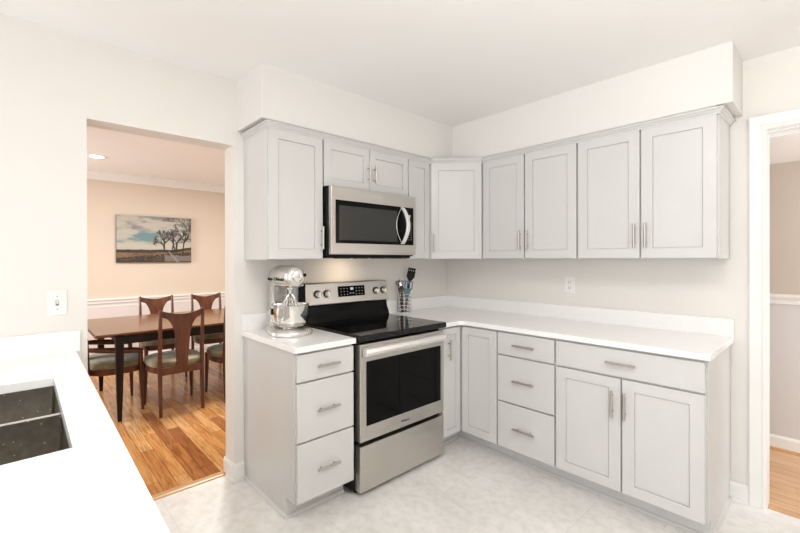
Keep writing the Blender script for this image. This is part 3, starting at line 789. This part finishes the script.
# ------------------------------------------------------------------ dining table
TB = thing('dining_table', 'long walnut dining table seen through the opening', 'table', (0, 0, 0))
TX0, TX1, TY0, TY1, TZ = -2.60, -1.47, -2.585, -.45, .74
bm = B(); prism(bm, [(TX0, TZ), (TX1, TZ), (TX1, TZ - .014), (TX1 - .03, TZ - .030), (TX0 + .03, TZ - .030), (TX0, TZ - .014)], (TY0, TY1), 'y')
obj('tabletop', bm, 'table_wood', TB, bevel=.002)
bm = B()
for a in ((TX1 - .09, TX1 - .065, TY0 + .17, TY1 - .17), (TX0 + .065, TX0 + .09, TY0 + .17, TY1 - .17), (TX0 + .09, TX1 - .09, TY0 + .17, TY0 + .195), (TX0 + .09, TX1 - .09, TY1 - .195, TY1 - .17)): box(bm, *a, TZ - .105, TZ - .030)
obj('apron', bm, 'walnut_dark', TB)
for x in (TX1 - .035, TX0 + .06):
    for y in (TY0 + .17, TY1 - .17):
        bm = B(); R = []
        for z, h in ((TZ - .030, .032), (TZ - .12, .030), (.25, .023), (0, .015)):
            R.append([(x + a * h, y + b * h, z) for a, b in ((-1, -1), (1, -1), (1, 1), (-1, 1))])
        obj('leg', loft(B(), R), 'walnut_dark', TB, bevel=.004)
        bm.free()

# ------------------------------------------------------------------ dining chairs (local: front is +y, origin on the floor under the seat)
def seat_outline(s=1.0, hw_back=.19, hw_front=.235, d0=-.215, d1=.235):
    """D-shaped seat, narrower at the back"""
    pts = []
    for k in range(28):
        a = 2 * PI * k / 28; c, sn = math.cos(a), math.sin(a)
        y = (d1 + d0) / 2 + (d1 - d0) / 2 * math.copysign(abs(sn) ** .72, sn) * s
        hw = hw_back + (hw_front - hw_back) * (y - d0) / (d1 - d0)
        pts.append((hw * math.copysign(abs(c) ** .72, c) * s * 1.06, y))
    return pts
def make_chair(label, arms=False):
    root = thing('dining_chair', label, 'chair', (0, 0, 0), 0, 'walnut dining chairs')
    hw = .21 if arms else .185
    o1 = dict(hw_back=hw + .01, hw_front=hw + .05)
    bm = B(); loft(bm, [[(x, y, z) for x, y in seat_outline(s, **o1)] for s, z in ((1.0, .405), (1.03, .43), (1.0, .455), (.88, .470), (.55, .478), (.1, .480))])
    obj('seat_cushion', bm, 'seat_velvet', root, smooth=True)
    bm = B(); loft(bm, [[(x, y, z) for x, y in seat_outline(s, **o1)] for s, z in ((.93, .348), (.98, .352), (.99, .400), (.96, .406))])
    obj('seat_frame', bm, 'walnut', root, smooth=True)
    # front legs
    for s in (-1, 1):
        top = .55 if arms else .40
        bm = B(); tube(bm, [(s * (hw + .025), .20, 0), (s * (hw + .020), .195, .20), (s * (hw + .018), .19, .36), (s * (hw + .022), .185, top)], [.012, .017, .021, .019], 12)
        obj('leg', bm, 'walnut', root, smooth=True)
    # rear posts run from floor to crest
    lean = [(0, -.238), (.20, -.220), (.40, -.212), (.60, -.216), (.80, -.232), (.915, -.247)]
    for s in (-1, 1):
        bm = B(); R = []
        for i, (z, y) in enumerate(lean):
            a = (.013, .015, .017, .015, .013, .011)[i]; b = (.014, .018, .021, .018, .014, .011)[i]
            x = s * (hw - .009)
            R.append([(x + p * a, y + q * b, z) for p, q in ((-1, -.6), (-.6, -1), (.6, -1), (1, -.6), (1, .6), (.6, 1), (-.6, 1), (-1, .6))])
        obj('leg', loft(bm, R), 'walnut', root, smooth=True)
    # back: crest that dips in the middle and flows down into a central splat between two round cut-outs
    hp_ = hw - .016
    def yb(x, z):
        for (z0, y0), (z1, y1) in zip(lean, lean[1:]):
            if z0 <= z <= z1: y = y0 + (y1 - y0) * (z - z0) / (z1 - z0); break
        else: y = -.247
        return y - .022 * (1 - (x / hp_) ** 2)
    bm = B(); rows = 26; cols = 8; grid = []
    for i in range(rows + 1):
        t = i / rows; z = .40 + t * .455
        if z > .655:
            q = (z - .655) / (.855 - .655); hwid = .062 + (hp_ - .062) * (1 - math.sqrt(max(0, 1 - q * q)))
        else:
            q = (z - .40) / .255; hwid = .044 + .018 * q
        grid.append([(hwid * (2 * j / cols - 1), z) for j in range(cols + 1)])
    for k in range(1, 4):
        grid.append([(hp_ * (2 * j / cols - 1), .855 + (k / 3) * (.020 + .035 * abs(2 * j / cols - 1) ** 1.8)) for j in range(cols + 1)])
    F = [[bm.verts.new((x, yb(x, z) + .008, z)) for x, z in r] for r in grid]
    K = [[bm.verts.new((x, yb(x, z) - .008, z)) for x, z in r] for r in grid]
    n = len(grid)
    for i in range(n - 1):
        for j in range(cols):
            bm.faces.new([F[i][j], F[i][j+1], F[i+1][j+1], F[i+1][j]]); bm.faces.new([K[i][j], K[i+1][j], K[i+1][j+1], K[i][j+1]])
        for j in (0, cols): bm.faces.new([F[i][j], K[i][j], K[i+1][j], F[i+1][j]])
    for i in (0, n - 1):
        for j in range(cols): bm.faces.new([F[i][j], F[i][j+1], K[i][j+1], K[i][j]])
    obj('backrest', bm, 'walnut', root, smooth=True)
    bm = B(); box(bm, -hp_, hp_, -.232, -.206, .350, .415); obj('back_rail', bm, 'walnut', root, bevel=.003)
    if arms:
        for s in (-1, 1):
            bm = B(); tube(bm, [(s * (hw - .009), -.215, .585), (s * (hw + .025), -.10, .572), (s * (hw + .035), .06, .552), (s * (hw + .030), .150, .542), (s * (hw + .024), .195, .530)], [.022, .030, .033, .031, .025], 12, flat=.8)
            obj('arm', bm, 'walnut', root, smooth=True)
    return root
def copy_tree(o, label, parent=None):
    c = o.copy(); COL.objects.link(c); c.parent = parent
    for ch in o.children: copy_tree(ch, None, c)
    if label: c['label'] = label
    return c
side = make_chair('walnut dining chair with its carved back turned toward the kitchen, nearest in the opening')
side.location = (-1.605, -1.957, 0); side.rotation_euler = (0, 0, PI / 2)
for lab, loc, rz in [('walnut dining chair on the near side, half hidden by the opening edge', (-1.60, -1.395, 0), PI / 2),
                     ('walnut dining chair on the far side of the table, the left of the two', (-2.70, -1.80, 0), -PI / 2),
                     ('walnut dining chair on the far side of the table, the right of the two', (-2.66, -1.225, 0), -PI / 2)]:
    c = copy_tree(side, lab); c.location = loc; c.rotation_euler = (0, 0, rz)
arm = make_chair('walnut dining armchair at the left head of the table, partly behind the wall', True)
arm.location = (-1.93, -2.405, 0)

# ------------------------------------------------------------------ landscape canvas
cv = thing('wall_canvas', 'wide landscape canvas of bare trees hung on the dining room wall', 'picture', (DXF, -1.655, 1.62), RL)
CW, CH = .915, .615
obj('stretcher', bx(-CW/2, CW/2, -.035, -.001, -CH/2, CH/2), 'canvas_edge', cv)
NX, NZ = 180, 120
import array
img = [[(0, 0, 0)] * (NX + 1) for _ in range(NZ + 1)]
def mixc(a, b, t): t = max(0, min(1, t)); return tuple(a[i] + (b[i] - a[i]) * t for i in range(3))
for j in range(NZ + 1):
    for i in range(NX + 1):
        u, v = i / NX, j / NZ
        nz = noise.fractal(Vector((u * 3.5, v * 9, 1.3)), 1, 2, 5) if hasattr(noise, 'fractal') else 0
        nf = noise.noise(Vector((u * 26, v * 60, 4)))
        hor = .275 + .02 * noise.noise(Vector((u * 6, 0, 2))) + (.06 * max(0, (u - .72) / .28))
        if v > hor:
            c = mixc((.70, .66, .58), (.34, .33, .30), (v - .5) * 1.3 + nz * 1.6)
            blue = math.exp(-((u - .30 - (v - .55) * .8) / .26) ** 2) * math.exp(-((v - .55 - .10 * (u - .3)) / .13) ** 2)
            c = mixc(c, (.20, .37, .41), blue * (1.0 + nz * 2.2) + .25 * nz)
            c = mixc(c, (.78, .72, .62), math.exp(-((v - .36) / .07) ** 2) * .8)
        else:
            d = hor - v
            if d < .06: c = mixc((.035, .03, .02), (.10, .07, .03), nf + .3)
            else:
                c = mixc((.50, .30, .15), (.20, .10, .05), (nf + nz) * 1.2 + .1 + 2.0 * max(0, d - .10))
                if v < .10 + .12 * u: c = mixc(c, (.045, .03, .022), .85 + nf)
            if u > .62 and v < .16 - .05 * (u - .62) and v > .02: c = mixc((.48, .42, .38), (.38, .31, .27), nf + .5)
            pth = .66 + (.27 - v) * .55
            if abs(u - pth) < .006 + (.27 - v) * .06 and v < .24: c = (.62, .58, .55)
        # patchwork squares of the print
        if .58 < u < .76 and .90 < v: c = mixc((.10, .08, .07), (.45, .42, .40), nf + .45)
        if u < .19 and .62 < v < .80: c = mixc(c, (.72, .68, .60), .5)
        img[j][i] = c
def stroke(x0, y0, x1, y1, r, col):
    n = int(max(abs(x1 - x0), abs(y1 - y0)) * 1.5) + 1
    for k in range(n + 1):
        x = x0 + (x1 - x0) * k / n; y = y0 + (y1 - y0) * k / n
        R = int(math.ceil(r))
        for a in range(-R, R + 1):
            for b in range(-R, R + 1):
                if a * a + b * b <= r * r + .3:
                    i, j = int(x + a), int(y + b)
                    if 0 <= i <= NX and 0 <= j <= NZ: img[j][i] = mixc(img[j][i], col, .85 if r > .8 else .6)
def branch(x, y, a, L, r, col, depth):
    x1, y1 = x + L * math.cos(a), y + L * math.sin(a)
    stroke(x, y, x1, y1, r, col)
    if depth == 0: return
    for k in range(3 if depth > 2 else 2):
        branch(x1, y1, a + random.uniform(-.85, .85), L * random.uniform(.58, .82), max(.4, r * .62), col, depth - 1)
random.seed(11)
dk = (.028, .02, .016)
branch(112, 30, 1.6, 20, 1.7, dk, 5); branch(112, 30, 1.75, 15, 1.4, dk, 5)
branch(141, 28, 1.5, 24, 2.0, dk, 5); branch(138, 28, 1.75, 20, 1.5, dk, 5); branch(130, 28, 1.4, 18, 1.3, dk, 4)
branch(157, 18, 1.45, 34, 1.7, dk, 5); branch(160, 50, 1.0, 20, 1.2, dk, 4); branch(160, 60, 2.1, 16, 1.2, dk, 4)
bm = B(); yq = -.0365
V = [[bm.verts.new((-CW/2 + CW * i / NX, yq, -CH/2 + CH * j / NZ)) for i in range(NX + 1)] for j in range(NZ + 1)]
for j in range(NZ):
    for i in range(NX): bm.faces.new([V[j][i], V[j][i+1], V[j+1][i+1], V[j+1][i]])
bm.verts.index_update()
flat = [tuple(q * (.66 if j / NZ > .28 else .42) for q in img[j][i]) for j in range(NZ + 1) for i in range(NX + 1)]
M['print'] = mat('print', (1, 1, 1), .5)
po = obj('printed_face', bm, 'print', cv)
ca = po.data.color_attributes.new('print_colour', 'FLOAT_COLOR', 'POINT')
for k, c in enumerate(flat): ca.data[k].color = (*c, 1)
N, L, b = nodes(M['print']); at = N.new('ShaderNodeVertexColor'); at.layer_name = 'print_colour'
L.new(at.outputs[0], b.inputs['Base Color'])

# ------------------------------------------------------------------ recessed light in the dining ceiling
rl = thing('recessed_light', 'round recessed ceiling light glowing in the dining room', 'light', (-2.70, -2.425, H))
bm = B(); lathe(bm, [(.062, -.002), (.085, -.006), (.095, -.003), (.097, 0), (.060, 0)], n=32); obj('trim_ring', bm, 'white_trim', rl, smooth=True)
bm = B(); lathe(bm, [(0, -.001), (.062, -.001), (.062, -.003), (0, -.003)], n=32); obj('lens', bm, 'lamp_glow', rl)
